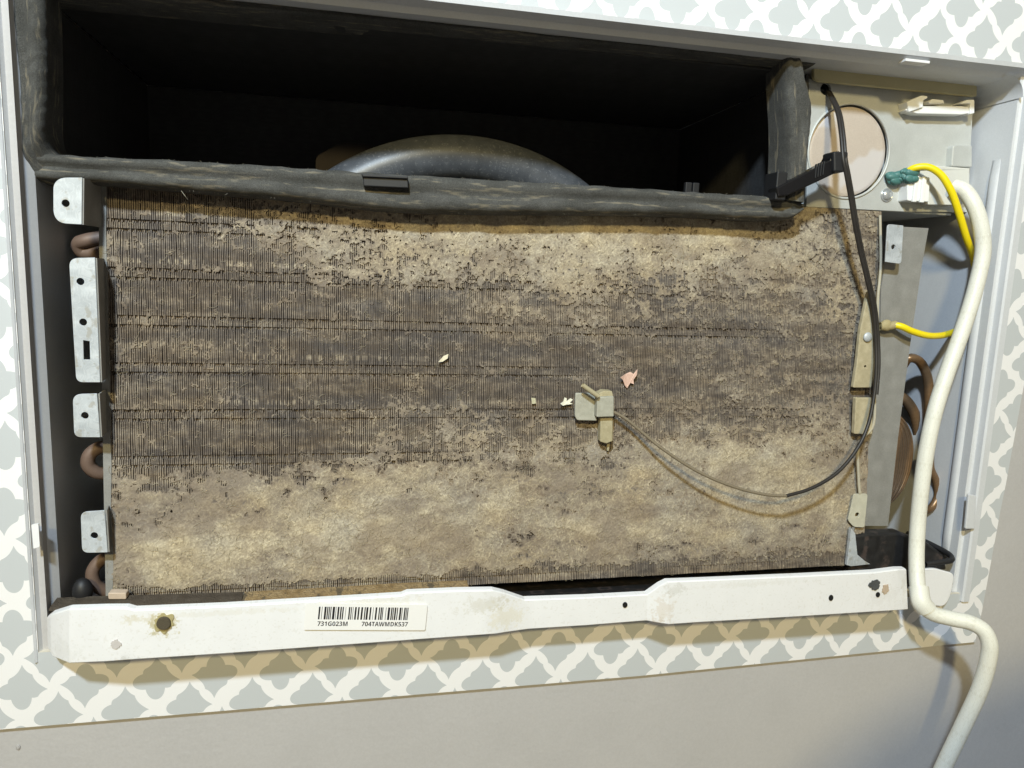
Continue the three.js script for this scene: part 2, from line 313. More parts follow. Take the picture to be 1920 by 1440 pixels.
  for (let i = 0; i < NF; i++) {
    const u = (i + 0.5) / NF, x = mix(C.x0, C.x1, u), hw = 0.00041, lean = rr(-0.00006, 0.00006), b0 = pos.length / 3;
    vs.forEach((v, k) => {
      const y = mix(C.y0, C.y1, v), notch = rows.some((r) => Math.abs(r - v) < 0.0035) ? 0.0024 * hash(i, k >> 2, 63) * smooth(1.05, 0.35, u * 0.8 + (noise(u * 12, v * 9, 61) - 0.3) * 0.7) : 0;
      const bend = (noise(u * 140, v * 26, 71) - 0.5) * 0.0004 + (noise(i * 3.7, v * 60, 73) - 0.5) * 0.0003 + lean;
      const z = coilZ(y) - notch + (noise(u * 60, v * 40, 75) - 0.5) * 0.0008;
      for (const [dx, dz] of [[-hw, -D], [-hw, 0], [hw, 0], [hw, -D]]) { pos.push(x + dx + (dz ? 0 : bend), y, z + dz); uv.push(u, v); }
      if (k) { const q = b0 + k * 4; for (let e = 0; e < 3; e++) idx.push(q + e - 4, q + e + 1 - 4, q + e + 1, q + e - 4, q + e + 1, q + e); }
    });
  }
  let g = new THREE.BufferGeometry(); g.setAttribute('position', new THREE.Float32BufferAttribute(pos, 3)); g.setAttribute('uv', new THREE.Float32BufferAttribute(uv, 2)); g.setIndex(idx);
  g = g.toNonIndexed(); g.computeVertexNormals();
  AC('fins', g, finMat, 'close-set dusty aluminium fins', coil).userData.kind = 'stuff';
  const back = plate([[C.x0, C.y0], [C.x1, C.y0], [C.x1, C.y1], [C.x0, C.y1]], 0, 0.004); { const p = back.attributes.position; for (let i = 0; i < p.count; i++) p.setZ(i, p.getZ(i) + coilZ(p.getY(i)) - 0.0030); back.computeVertexNormals(); }
  AC('tube_core', back, std({ map: mottled([82, 71, 62], 10, 8, 0.05, 46), roughness: 0.95 }), undefined, coil);

  // the lint mat: an uneven felt that bridges the fins where the dirt is thick
  const NX = 1060, NY = 530, keep = new Uint8Array(NX * NY), vid = new Int32Array((NX + 1) * (NY + 1)).fill(-1);
  const hgt = (u, v) => { const b = at(base, u, v), h = at(H, u, v); return 0.00030 + 0.0011 * clamp(b - 0.35) + 0.00042 * h + 0.0016 * clamp(b - 0.3) * (fbm(u * 60, v * 42, 3, 401) - 0.4) * 1.6; };
  for (let j = 0; j < NY; j++) for (let i = 0; i < NX; i++) {
    const u = (i + 0.5) / NX, v = (j + 0.5) / NY, b = at(base, u, v), h = at(H, u, v);
    const foot = smooth(0.0, 0.05, v), s = matted(u, v);
    if (s * foot > 0.53) keep[j * NX + i] = 1;
  }
  const lp = [], lu = [], li = [];
  const vert = (i, j) => { const k = j * (NX + 1) + i; if (vid[k] < 0) { const u = i / NX, v = j / NY, y = mix(C.y0, C.y1, v); vid[k] = lp.length / 3; lp.push(mix(C.x0, C.x1, u), y, coilZ(y) + hgt(u, v)); lu.push(u, v); } return vid[k]; };
  for (let j = 0; j < NY; j++) for (let i = 0; i < NX; i++) if (keep[j * NX + i]) { const a = vert(i, j), b = vert(i + 1, j), c = vert(i + 1, j + 1), d = vert(i, j + 1); li.push(a, b, c, a, c, d); }
  const lg = new THREE.BufferGeometry(); lg.setAttribute('position', new THREE.Float32BufferAttribute(lp, 3)); lg.setAttribute('uv', new THREE.Float32BufferAttribute(lu, 2)); lg.setIndex(li); lg.computeVertexNormals();
  AC('lint', lg, lintMat, 'matted tan lint and dust', coil).userData.kind = 'stuff';
  console.log('lint tris', li.length / 3, 'fin tris', idx.length / 3);

  // loose curled hairs standing off the mat
  const hp = [], hi = [];
  for (let n = 0; n < 6000; n++) {
    const u = rnd(), v = rnd(), b = at(base, u, v); if (rnd() > clamp(b + 0.15)) continue;
    let x = mix(C.x0, C.x1, u), y = mix(C.y0, C.y1, v), a = rr(0, 6.283), z = coilZ(y) + hgt(u, v) + 0.0002; const cur = rr(-0.7, 0.7), st = rr(0.0004, 0.0011), w = rr(0.00005, 0.00009), N = 7, b0 = hp.length / 3;
    for (let k = 0; k <= N; k++) {
      const up = Math.sin(Math.PI * k / N) * rr(0.0004, 0.0012), nx = -Math.sin(a) * w, ny = Math.cos(a) * w;
      hp.push(x + nx, y + ny, z + up, x - nx, y - ny, z + up, x, y, z + up + w * 1.4);
      if (k) { const q = b0 + k * 3; for (let e = 0; e < 3; e++) { const f = (e + 1) % 3; hi.push(q - 3 + e, q - 3 + f, q + f, q - 3 + e, q + f, q + e); } }
      x = clamp(x + Math.cos(a) * st, C.x0, C.x1); y = clamp(y + Math.sin(a) * st, C.y0, C.y1); a += cur + rr(-0.3, 0.3);
    }
  }
  const hg = new THREE.BufferGeometry(); hg.setAttribute('position', new THREE.Float32BufferAttribute(hp, 3)); hg.setIndex(hi); hg.computeVertexNormals();
  AC('loose_hairs', hg, std({ color: 0xb5a88c, roughness: 0.9 }), undefined, coil).userData.kind = 'stuff';
}

// ---- end plate with screw tabs, window side
{
  const ep = sub('end_plate', ac, 'galvanised end plate with four screw tabs');
  const zt = -0.0035, t = 0.0009;
  const tab = (pts, holes, rad) => AC('screw_tab', plate(rounded(pts, rad), zt, t, { holes, bevel: 0.0002, seg: 1 }), M.galv, undefined, ep);
  const hole = (p, r = 0.0023) => circleHole(p[0], p[1], r);
  tab([[-0.309, 0.0776], [-0.3052, 0.0814], [-0.294, 0.0821], [-0.2955, 0.0559], [-0.3066, 0.056], [-0.3099, 0.0603]], [hole([-0.3032, 0.0674, -0.0035])], [0.003, 0.004, 0.0004, 0.0004, 0.004, 0.004]);
  const slot = new THREE.Path([[-0.2981, -0.0101], [-0.2942, -0.0107], [-0.2944, -0.022], [-0.2984, -0.022]].map((p) => new THREE.Vector2(...p)));
  tab([[-0.3031, 0.0367], [-0.2894, 0.0376], [-0.2899, -0.0353], [-0.3028, -0.0354]], [hole([-0.2977, 0.0236, -0.0035]), hole([-0.2974, 0.0002, -0.0035]), slot], [0.005, 0.0004, 0.0004, 0.004]);
  tab([[-0.3051, -0.0424], [-0.2919, -0.042], [-0.2914, -0.0686], [-0.3055, -0.0684]], [hole([-0.2991, -0.0552, -0.0035])], [0.005, 0.0004, 0.0004, 0.004]);
  tab([[-0.3043, -0.1146], [-0.291, -0.114], [-0.2904, -0.1409], [-0.3047, -0.1406]], [hole([-0.2974, -0.1297, -0.0035])], [0.004, 0.0004, 0.0004, 0.004]);
  // the plate behind the tabs, bent back to the coil
  const ret = (a, b) => AC('bent_return', loft([0, 1].map((s) => { const f = [mix(a[0], b[0], s), mix(a[1], b[1], s)]; return [[f[0], f[1], zt - t], [f[0] + 0.0008, f[1], zt - t], [C.x0 + 0.0005, f[1], coilZ(f[1]) - 0.004], [C.x0 - 0.0005, f[1], coilZ(f[1]) - 0.004]]; }), { closed: true, caps: true, flat: true }), M.galvDusty, undefined, ep);
  for (const [a, b] of [[[-0.294, 0.0818, -0.0035], [-0.2955, 0.0559, -0.0035]], [[-0.2894, 0.0373, -0.0035], [-0.2899, -0.0353, -0.0035]], [[-0.2916, -0.0423, -0.0035], [-0.2914, -0.0686, -0.0035]], [[-0.2907, -0.1144, -0.0035], [-0.2904, -0.1409, -0.0035]]]) ret(a, b);
  const L = []; for (let i = 0; i <= 40; i++) { const y = mix(C.y0 - 0.006, C.y1, i / 40), w = 0.0025 + noise(i * 0.5, 3, 5) * 0.0008, z = coilZ(y); L.push([[C.x0 - 0.0014, y, z - 0.03], [C.x0 - 0.0014, y, z + 0.0012], [C.x0 - 0.0006, y, z + 0.0016], [C.x0 + w, y, z + 0.0012], [C.x0 + w, y, z - 0.03]]); }
  AC('plate_edge', loft(L, { crease: 0.6 }), M.galvDusty, undefined, ep);
  AC('foot_bracket', plate(rounded([[-0.291, -0.1665], [-0.2808, -0.1671], [-0.2807, -0.1713], [-0.2909, -0.1707]], 0.001), -0.002, 0.006, { bevel: 0.0005 }), std({ map: mottled([196, 176, 156], 10, 6, 0.03, 81) }), undefined, ep);
}
// ---- end plate on the control side
{
  const ep = sub('end_plate', ac, 'grey dusty end plate beside the copper tubing');
  AC('flat_plate', plate([[0.2475, 0.0826], [0.2793, 0.0826], [0.2773, 0.0539], [0.2753, -0.0071], [0.2744, -0.0786], [0.2747, -0.1512], [0.246, -0.1501], [0.2424, -0.1125], [0.2438, -0.0699], [0.2486, -0.0405], [0.2485, -0.0034], [0.2443, 0.0368]], -0.022, 0.0012), M.galvDusty, undefined, ep);
  const hole = (p, r = 0.002) => circleHole(p[0], p[1], r);
  AC('screw_tab', plate(rounded([[0.2357, 0.083], [0.2492, 0.0825], [0.2511, 0.0548], [0.2374, 0.0558]], [0.003, 0.0003, 0.003, 0.0003]), -0.012, 0.001, { holes: [hole([0.2427, 0.0669, -0.012])], bevel: 0.0002 }), M.galv, undefined, ep);
  AC('screw_tab', plate(rounded([[0.2302, -0.1194], [0.2423, -0.1197], [0.2428, -0.1467], [0.2334, -0.1459], [0.2276, -0.1405]], 0.002), -0.009, 0.001, { holes: [hole([0.235, -0.1361, -0.009])], bevel: 0.0002 }), std({ map: mottled([186, 182, 164], 12, 8, 0.03, 82) }), undefined, ep);
  const strap = std({ map: mottled([176, 164, 134], 16, 10, 0.03, 83), roughness: 0.8 });
  const br = AC('strap', plate(rounded([[0.2275, 0.0333], [0.2301, 0.0346], [0.2378, 0.0051], [0.2392, -0.038], [0.2236, -0.0381], [0.2245, -0.0191], [0.2243, 0.0049]], 0.001), -0.014, 0.0035, { bevel: 0.0006, holes: [hole([0.2317, -0.0218, -0.014], 0.0016)] }), strap, undefined, ep);
  AC('strap', plate(rounded([[0.2245, -0.0453], [0.2391, -0.0453], [0.2422, -0.0733], [0.2265, -0.0731]], 0.001), -0.011, 0.004, { bevel: 0.0006 }), strap, undefined, ep);
  AC('screw', ball([0.2304, 0.0003, -0.013], 0.0036, 1, 1, 0.45), M.galv, undefined, ep);
  AC('plate_edge', tube([[0.2428, 0.0907, -0.03], [0.2442, 0.0527, -0.025], [0.2409, 0.0288, -0.02], [0.2422, -0.0031, -0.017], [0.2424, -0.0353, -0.015], [0.2423, -0.0677, -0.012], [0.2319, -0.0798, -0.011], [0.2338, -0.1088, -0.01], [0.2352, -0.1191, -0.009]], 0.0011, 80, 6), std({ map: mottled([176, 168, 148], 12, 8, 0.02, 84) }), undefined, ep);
  AC('foot_bracket', plate([[0.2288, -0.1455], [0.233, -0.1499], [0.237, -0.1673], [0.2442, -0.1728], [0.2493, -0.1756], [0.2325, -0.1766], [0.2287, -0.1755]], -0.006, 0.003, { bevel: 0.0004 }), M.galv, undefined, ep);
  AC('foot_leg', tube([[0.2337, -0.1462, -0.01], [0.2334, -0.1557, -0.01], [0.236, -0.1658, -0.008]], 0.0012, 12, 6), M.galvDusty, undefined, ep);
}
// ---- copper return bends and capillary coil
{
  const c = sub('refrigerant_tubing', ac, 'bent copper refrigerant tubes');
  AC('return_bend', tube([[-0.3004, 0.0502, -0.05], [-0.3091, 0.0478, -0.048], [-0.3135, 0.0457, -0.05], [-0.3123, 0.0411, -0.052], [-0.2993, 0.041, -0.05]], 0.0045, 40), M.copperDull, undefined, c);
  AC('return_bend', tube([[-0.2958, -0.0821, -0.035], [-0.3014, -0.0815, -0.03], [-0.3061, -0.0854, -0.028], [-0.3071, -0.092, -0.028], [-0.303, -0.0975, -0.03], [-0.296, -0.0997, -0.035]], 0.0042, 40), M.copperDull, undefined, c);
  AC('return_bend', tube([[-0.2961, -0.1548, -0.03], [-0.3018, -0.1544, -0.026], [-0.3064, -0.1605, -0.024], [-0.3056, -0.1696, -0.024], [-0.2987, -0.178, -0.028]], 0.0040, 40), M.copperDull, undefined, c);
  AC('suction_tube', tube([[0.2938, -0.0272, -0.05], [0.2954, -0.0187, -0.045], [0.3046, -0.0203, -0.045], [0.3145, -0.033, -0.045], [0.32, -0.0574, -0.045], [0.323, -0.0935, -0.045], [0.3301, -0.1212, -0.045], [0.3363, -0.1353, -0.045]], 0.0037, 70), M.copper, undefined, c);
  AC('suction_tube', tube([[0.3004, -0.0528, -0.065], [0.3084, -0.0541, -0.062], [0.3199, -0.067, -0.06], [0.3287, -0.0926, -0.06], [0.3344, -0.1257, -0.06], [0.3348, -0.152, -0.06]], 0.0046, 60), M.copper, undefined, c);
  AC('suction_tube', tube([[0.3129, -0.0941, -0.03], [0.3152, -0.1067, -0.03], [0.3218, -0.1176, -0.03], [0.3248, -0.1312, -0.03], [0.3205, -0.1402, -0.03], [0.3185, -0.1455, -0.035]], 0.0030, 50), M.copper, undefined, c);
  for (let k = 0; k < 8; k++) {
    const ctr = [0.2732, -0.1025, -0.034], s = []; for (let q = 0; q <= 36; q++) { const a = q / 36 * Math.PI * 2; s.push([ctr[0] + (0.0112 + k * 0.0029) * Math.cos(a), ctr[1] + (0.033 + k * 0.0010) * Math.sin(a) + (k % 2) * 0.001, ctr[2] - k * 0.0009 + 0.004 * Math.sin(a * 0.5)]); }
    AC('capillary_loop', tube(s, 0.0013, 60, 8), M.copper, undefined, c);
  }
}
// ---- foam gasket round the blower outlet
const cavityParts = sub('blower_duct', ac, 'black blower outlet duct edged with dusty foam');
{
  const foam = (T, B, zf, depth, n = 90, s0 = 0, two = 1, drop = 0) => {
    const t = along(T, n), b = along(B, n), prof = [[0.02, -depth], [0, -0.010], [0.02, -0.0045], [0.09, -0.0012], [0.22, 0], [0.36, -0.0006], [0.46, -0.0022 * two], [0.54, -0.0012 * two], [0.68, 0.0006], [0.82, 0], [0.93, -0.0026], [1, -0.0075], [0.97, -depth]];
    const secs = t.map((p, i) => prof.map(([a, z], j) => {
      const w = j > 0 && j < prof.length - 1 ? 1 : 0, e = b[i], q = [mix(p[0], e[0], a), mix(p[1], e[1], a)];
      const nz = (noise(i * 0.35, j * 0.7, 500 + s0) - 0.5) * 0.0007 + (noise(i * 0.09, j * 0.3, 520 + s0) - 0.5) * 0.0016, ny = (noise(i * 0.5, j * 0.5, 540 + s0) - 0.5) * 0.0009;
      return [q[0] + w * ny * 0.5, q[1] + w * ny, zf + z + w * nz - drop * smooth(0.78, 1, i / n)];
    }));
    return loft(secs, { caps: true });
  };
  AC('foam_strip', foam([[-0.3232, 0.096], [-0.2834, 0.0957], [-0.2402, 0.0968], [-0.1513, 0.0967], [-0.0787, 0.097], [0.0063, 0.0975], [0.0822, 0.0975], [0.159, 0.0976]], [[-0.3257, 0.0797], [-0.2897, 0.0801], [-0.2407, 0.0787], [-0.1767, 0.0767], [-0.1318, 0.0737], [-0.0815, 0.074], [0.0074, 0.078], [0.0835, 0.0805], [0.1359, 0.0806], [0.1572, 0.0824]], -0.012, 0.03, 150, 0), M.foam, undefined, cavityParts);
  AC('foam_strip', foam([[0.1475, 0.0962], [0.1549, 0.0966], [0.1621, 0.0963], [0.1669, 0.0943]], [[0.1399, 0.0812], [0.1523, 0.0814], [0.1613, 0.0837], [0.1667, 0.0884]], -0.0123, 0.03, 14, 7), M.foam, undefined, cavityParts);
  AC('foam_strip', foam([[-0.3288, 0.1896], [-0.3289, 0.1626], [-0.3286, 0.1379], [-0.3283, 0.1126], [-0.3279, 0.0927], [-0.3242, 0.0831], [-0.3169, 0.078], [-0.3105, 0.0767]], [[-0.3107, 0.1917], [-0.3111, 0.1644], [-0.312, 0.1393], [-0.3136, 0.1138], [-0.3145, 0.1034], [-0.3142, 0.0988], [-0.3122, 0.0955], [-0.3079, 0.0946]], -0.006, 0.03, 90, 11, 1, 0.0115), M.foam, undefined, cavityParts);
  AC('foam_strip', foam([[-0.3176, 0.1895], [-0.2379, 0.1888], [-0.1514, 0.1897], [-0.0333, 0.1907], [0.0681, 0.1911], [0.1544, 0.1921], [0.1667, 0.1919]], [[-0.318, 0.1829], [-0.2381, 0.1836], [-0.1514, 0.1843], [-0.033, 0.185], [0.0685, 0.1858], [0.1469, 0.1869], [0.1672, 0.1874]], -0.014, 0.03, 90, 13, 0), M.foam, undefined, cavityParts);
  AC('foam_strip', foam([[0.1411, 0.1906], [0.1439, 0.1703], [0.1484, 0.1429], [0.1505, 0.1147], [0.1509, 0.0953]], [[0.1512, 0.1929], [0.1584, 0.1785], [0.1655, 0.1582], [0.1658, 0.1335], [0.1664, 0.0939]], -0.008, 0.028, 60, 17, 0.4), M.foam, undefined, cavityParts);
  // fluff caught on the edges of the foam
  const edge = [...along([[-0.323, 0.0792], [-0.2897, 0.0801], [-0.2407, 0.0787], [-0.1767, 0.0767], [-0.1318, 0.0737], [-0.0815, 0.074], [0.0074, 0.078], [0.0835, 0.0805], [0.1359, 0.0806], [0.1572, 0.0824]], 400).map((p) => [[p[0], p[1] + 0.0008, p[2]], -0.0185, -1]), ...along([[-0.3139, 0.0954], [-0.2834, 0.0957], [-0.2402, 0.0968], [-0.1513, 0.0967], [-0.0787, 0.097], [0.0063, 0.0975], [0.0822, 0.0975], [0.1507, 0.0974]], 400).map((p) => [[p[0], p[1] - 0.0008, p[2]], -0.0185, 1])];
  const fz = []; for (const [p, z, sgn] of edge) { if (rnd() > 0.34) continue; const l = rr(0.0004, 0.0014), dx = rr(-1, 1) * l, q = [p[0], p[1], z + rr(-0.002, 0.004)]; fz.push(tube([q, [q[0] + dx * 0.5, q[1] + sgn * l * 0.5, q[2] + l * 0.3], [q[0] + dx * rr(0.6, 1.3), q[1] + sgn * l * 0.7, q[2] + l * rr(0.1, 0.7)]], rr(0.00006, 0.00011), 5, 4)); }
  const hair = tube([[-0.2436, 0.0785, -0.012], [-0.2406, 0.0756, -0.006], [-0.2394, 0.0735, -0.008]], 0.0002, 10, 5); fz.push(hair);
  AC('foam_fluff', mergeGeometries(fz), std({ color: 0x8d8778, roughness: 1 }), undefined, cavityParts).userData.kind = 'stuff';
  // dark duct behind the foam
  const x0 = -0.318, x1 = 0.168, y0 = 0.0945, y1 = 0.1845, zb = -0.235;
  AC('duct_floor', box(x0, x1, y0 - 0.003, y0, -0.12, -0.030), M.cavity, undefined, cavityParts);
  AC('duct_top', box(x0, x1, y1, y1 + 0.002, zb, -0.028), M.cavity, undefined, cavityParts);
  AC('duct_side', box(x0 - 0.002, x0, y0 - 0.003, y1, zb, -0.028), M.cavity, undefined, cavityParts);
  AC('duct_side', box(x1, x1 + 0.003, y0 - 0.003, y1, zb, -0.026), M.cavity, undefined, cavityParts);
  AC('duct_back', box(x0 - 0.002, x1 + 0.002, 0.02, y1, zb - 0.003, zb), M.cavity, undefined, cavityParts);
  { const a = [-0.1748, 0.1352, -0.15], b = [-0.1301, 0.1111, -0.15]; AC('brown_baffle', plate(rounded([[a[0], b[1] - 0.03], [b[0], b[1] - 0.03], [b[0], a[1]], [a[0] + 0.02, a[1]], [a[0], a[1] - 0.012]], 0.004), -0.15, 0.003), M.brownPlastic, undefined, cavityParts); }
  // blower ring: a rounded bell-mouth seen over the gasket
  const A = [-0.1598, 0.1113, -0.11], B = [-0.076, 0.141, -0.11], E = [0.0311, 0.1096, -0.11];
  const cx = -0.062, rO = 0.176, cy = B[1] - rO, prof = [[rO, -0.02], [rO, -0.002]];
  for (let k = 0; k <= 10; k++) { const a = k / 10 * Math.PI; prof.push([rO - 0.017 + 0.017 * Math.cos(a), 0.0 + 0.016 * Math.sin(a)]); }
  prof.push([rO - 0.037, -0.03], [rO - 0.06, -0.045]);
  const secs = []; for (let i = 0; i <= 80; i++) { const a = mix(0.25, Math.PI - 0.25, i / 80); secs.push(prof.map(([r, z]) => [cx + r * Math.cos(a), cy + r * Math.sin(a), -0.112 + z])); }
  AC('blower_ring', loft(secs), M.scroll, undefined, cavityParts);
  // small plastic catches on the duct floor
  for (const p of [[0.0963, 0.1072, -0.05], [0.1022, 0.1068, -0.05]]) AC('plastic_catch', box(p[0] - 0.0025, p[0] + 0.0025, y0 - 0.002, y0 + 0.014, p[2] - 0.004, p[2], 0.0007), M.black, undefined, cavityParts);
  const hood = [0.0764, 0.1074, -0.08]; AC('motor_bump', ball([hood[0], 0.086, -0.09], 0.03, 1.3, 0.62, 0.5), M.scroll, undefined, cavityParts);
  // snap clip let into the foam
  AC('snap_clip', plate(rounded([[-0.1384, 0.0933], [-0.1108, 0.0937], [-0.1103, 0.0876], [-0.1378, 0.0872]], 0.0008), -0.0085, 0.008, { bevel: 0.0006 }), M.black, undefined, cavityParts);
  AC('snap_clip_lip', plate([[-0.1391, 0.0942], [-0.1111, 0.0946], [-0.1107, 0.0931], [-0.1384, 0.0926]], -0.0068, 0.006, { bevel: 0.0004 }), M.black, undefined, cavityParts);
}
// ---- black cable arm
{
  const arm = sub('cable_arm', ac, 'black plastic arm holding the sensor wires');
  AC('arm', plate([[0.1383, 0.1018], [0.1668, 0.117], [0.1769, 0.1227], [0.1796, 0.1285], [0.1836, 0.1292], [0.186, 0.1161], [0.1805, 0.1133], [0.1699, 0.108], [0.1477, 0.0974], [0.1405, 0.0963]], -0.002, 0.011, { bevel: 0.0009 }), M.blackGloss, undefined, arm);
  AC('wire_clamp', plate(rounded([[0.1771, 0.1279], [0.1886, 0.1287], [0.1895, 0.117], [0.1869, 0.1147], [0.179, 0.1146]], 0.0015), 0.001, 0.013, { bevel: 0.0012 }), M.black, undefined, arm);
  AC('post', box(...(() => { const p = [0.1433, 0.105, -0.006]; return [p[0] - 0.004, p[0] + 0.004, p[1] - 0.011, p[1] + 0.008, -0.02, -0.004]; })(), 0.001), M.black, undefined, arm);
  for (let k = 0; k < 4; k++) { const p = [0.1694, 0.1158, -0.002]; AC('grip_rib', box(p[0] - 0.003 + k * 0.0019, p[0] - 0.0022 + k * 0.0019, p[1] - 0.006 + k * 0.0008, p[1] + 0.0035 + k * 0.0008, -0.003, -0.0013, 0.0003), M.black, undefined, arm); }
}
// ---- control box
const ctl = sub('control_box', ac, 'grey metal control box with a round capacitor');
{
  const z = -0.034, cap = [0.214, 0.1358, -0.034], cr = 0.0338, wh = [0.1897, 0.1778, -0.034];
  const face = [[0.1757, 0.1836], [0.3155, 0.1842], [0.3185, 0.1461], [0.324, 0.0976], [0.2687, 0.0951], [0.1833, 0.0941]];
  AC('box_front', plate(face, z, 0.002, { holes: [circleHole(cap[0], cap[1], cr), circleHole(wh[0], wh[1], 0.0045)], bevel: 0.0003 }), M.boxMetal, undefined, ctl);
  AC('box_shell', box(face[0][0] + 0.003, face[1][0] - 0.004, 0.0965, face[1][1] - 0.003, -0.14, z - 0.012, 0.001), M.boxMetal, undefined, ctl);
  AC('box_wall', box(face[1][0] - 0.0045, face[1][0] - 0.003, 0.0965, face[1][1] - 0.004, -0.05, z - 0.0021, 0.0003), M.boxMetal, undefined, ctl);
  AC('box_floor', box(face[0][0] + 0.004, face[1][0] - 0.005, 0.0945, 0.0965, -0.12, z - 0.0022, 0.0004), M.boxMetal, undefined, ctl);
  AC('top_lip', plate(rounded([[0.1736, 0.1886], [0.1758, 0.1913], [0.3094, 0.1918], [0.3111, 0.1809], [0.1783, 0.1804], [0.1743, 0.1822]], 0.0015), -0.026, 0.0035, { bevel: 0.0006 }), M.beige, undefined, ctl);
  const cyl = new THREE.LatheGeometry([[0, 0], [cr * 0.86, 0], [cr * 0.95, -0.0006], [cr * 0.955, -0.0016], [cr * 0.93, -0.002], [cr * 0.93, -0.010]].map((p) => new THREE.Vector2(p[0], p[1])), 64); cyl.rotateX(Math.PI / 2); cyl.translate(cap[0], cap[1], z - 0.0016);
  { const u = cyl.attributes.uv, q = cyl.attributes.position; for (let i = 0; i < u.count; i++) u.setXY(i, q.getX(i), q.getY(i)); }
  AC('capacitor', cyl, M.capacitor, 'round tan capacitor end', ctl);
  const ring = new THREE.TorusGeometry(cr, 0.0009, 8, 72); ring.translate(cap[0], cap[1], z + 0.0002); AC('hole_rim', ring, M.boxMetal, undefined, ctl);
  const sc = [0.2495, 0.1063, -0.034]; AC('screw', mergeGeometries([ball([sc[0], sc[1], z + 0.0004], 0.0042, 1, 1, 0.6), (() => { const g = new THREE.TorusGeometry(0.0046, 0.0006, 6, 24); g.translate(sc[0], sc[1], z + 0.0004); return g; })()]), M.steel, undefined, ctl);
  // white circuit-board support: a tray with two ears
  const tr = AC('board_support', plate(rounded([[0.2513, 0.1663], [0.2615, 0.1648], [0.3001, 0.1671], [0.3091, 0.1693], [0.3086, 0.1727], [0.2991, 0.1731], [0.2644, 0.1703], [0.2558, 0.1734]], 0.0008), -0.026, 0.008, { bevel: 0.0005 }), M.plasticWhite, undefined, ctl);
  AC('board_support', plate(rounded([[0.2505, 0.1718], [0.2625, 0.1773], [0.2671, 0.1773], [0.2677, 0.1759], [0.2643, 0.1741], [0.2645, 0.1692], [0.2533, 0.1649]], 0.0008), -0.0245, 0.0095, { bevel: 0.0005 }), M.plasticWhite, undefined, ctl);
  AC('board_support', plate(rounded([[0.2957, 0.1744], [0.3013, 0.1775], [0.3078, 0.178], [0.3093, 0.1685], [0.3056, 0.1675], [0.3045, 0.1751]], 0.0006), -0.0245, 0.0095, { bevel: 0.0005 }), M.plasticWhite, undefined, ctl);
  AC('board_support', plate(rounded([[0.2694, 0.1738], [0.2728, 0.1759], [0.282, 0.1759], [0.2833, 0.1734], [0.2705, 0.1723]], 0.0005), -0.0255, 0.006, { bevel: 0.0004 }), M.plasticWhite, undefined, ctl);
  // white terminal block
  AC('terminal_block', plate(rounded([[0.258, 0.1176], [0.2614, 0.1198], [0.2771, 0.12], [0.2787, 0.1021], [0.2601, 0.1019]], 0.0012), -0.024, 0.012, { bevel: 0.0006 }), M.plasticWhite, undefined, ctl);
  for (let k = 0; k < 2; k++) { const q = [0.2655, 0.1105, -0.024]; AC('terminal_rib', box(q[0] - 0.0025 + k * 0.0065, q[0] + 0.0008 + k * 0.0065, q[1] - 0.0095, q[1] + 0.0095, -0.024, -0.0218, 0.0006), M.plasticWhite, undefined, ctl); }
  AC('terminal_block', plate(rounded([[0.2643, 0.1245], [0.2798, 0.1293], [0.3134, 0.1292], [0.3163, 0.1072], [0.3052, 0.1014], [0.2807, 0.1004], [0.2789, 0.1196]], 0.0012), -0.027, 0.010, { bevel: 0.0006 }), std({ map: mottled([208, 207, 200], 5, 3, 0.05, 166) }), undefined, ctl);
  AC('side_catch', plate(rounded([[0.2973, 0.1445], [0.3, 0.1458], [0.3141, 0.1464], [0.3166, 0.1302], [0.2981, 0.1297]], 0.0015), -0.028, 0.007, { bevel: 0.0008 }), M.boxMetal, undefined, ctl);
  // teal locking compound over the earth screw
  const gl = [], g0 = [0.2505, 0.1183, -0.032], g1 = [0.2615, 0.1208, -0.022]; for (let k = 0; k < 40; k++) { const t = rnd(); gl.push(ball([mix(g0[0], g1[0], t) + rr(-0.003, 0.003), mix(g0[1], g1[1], t) + rr(-0.004, 0.003), mix(g0[2], g1[2], t) + rr(-0.001, 0.001)], rr(0.0024, 0.0046), rr(0.9, 1.6), rr(0.6, 1), rr(0.5, 0.8))); }
  AC('locking_compound', mergeGeometries(gl), M.teal, 'smear of teal locking compound', ctl);
}
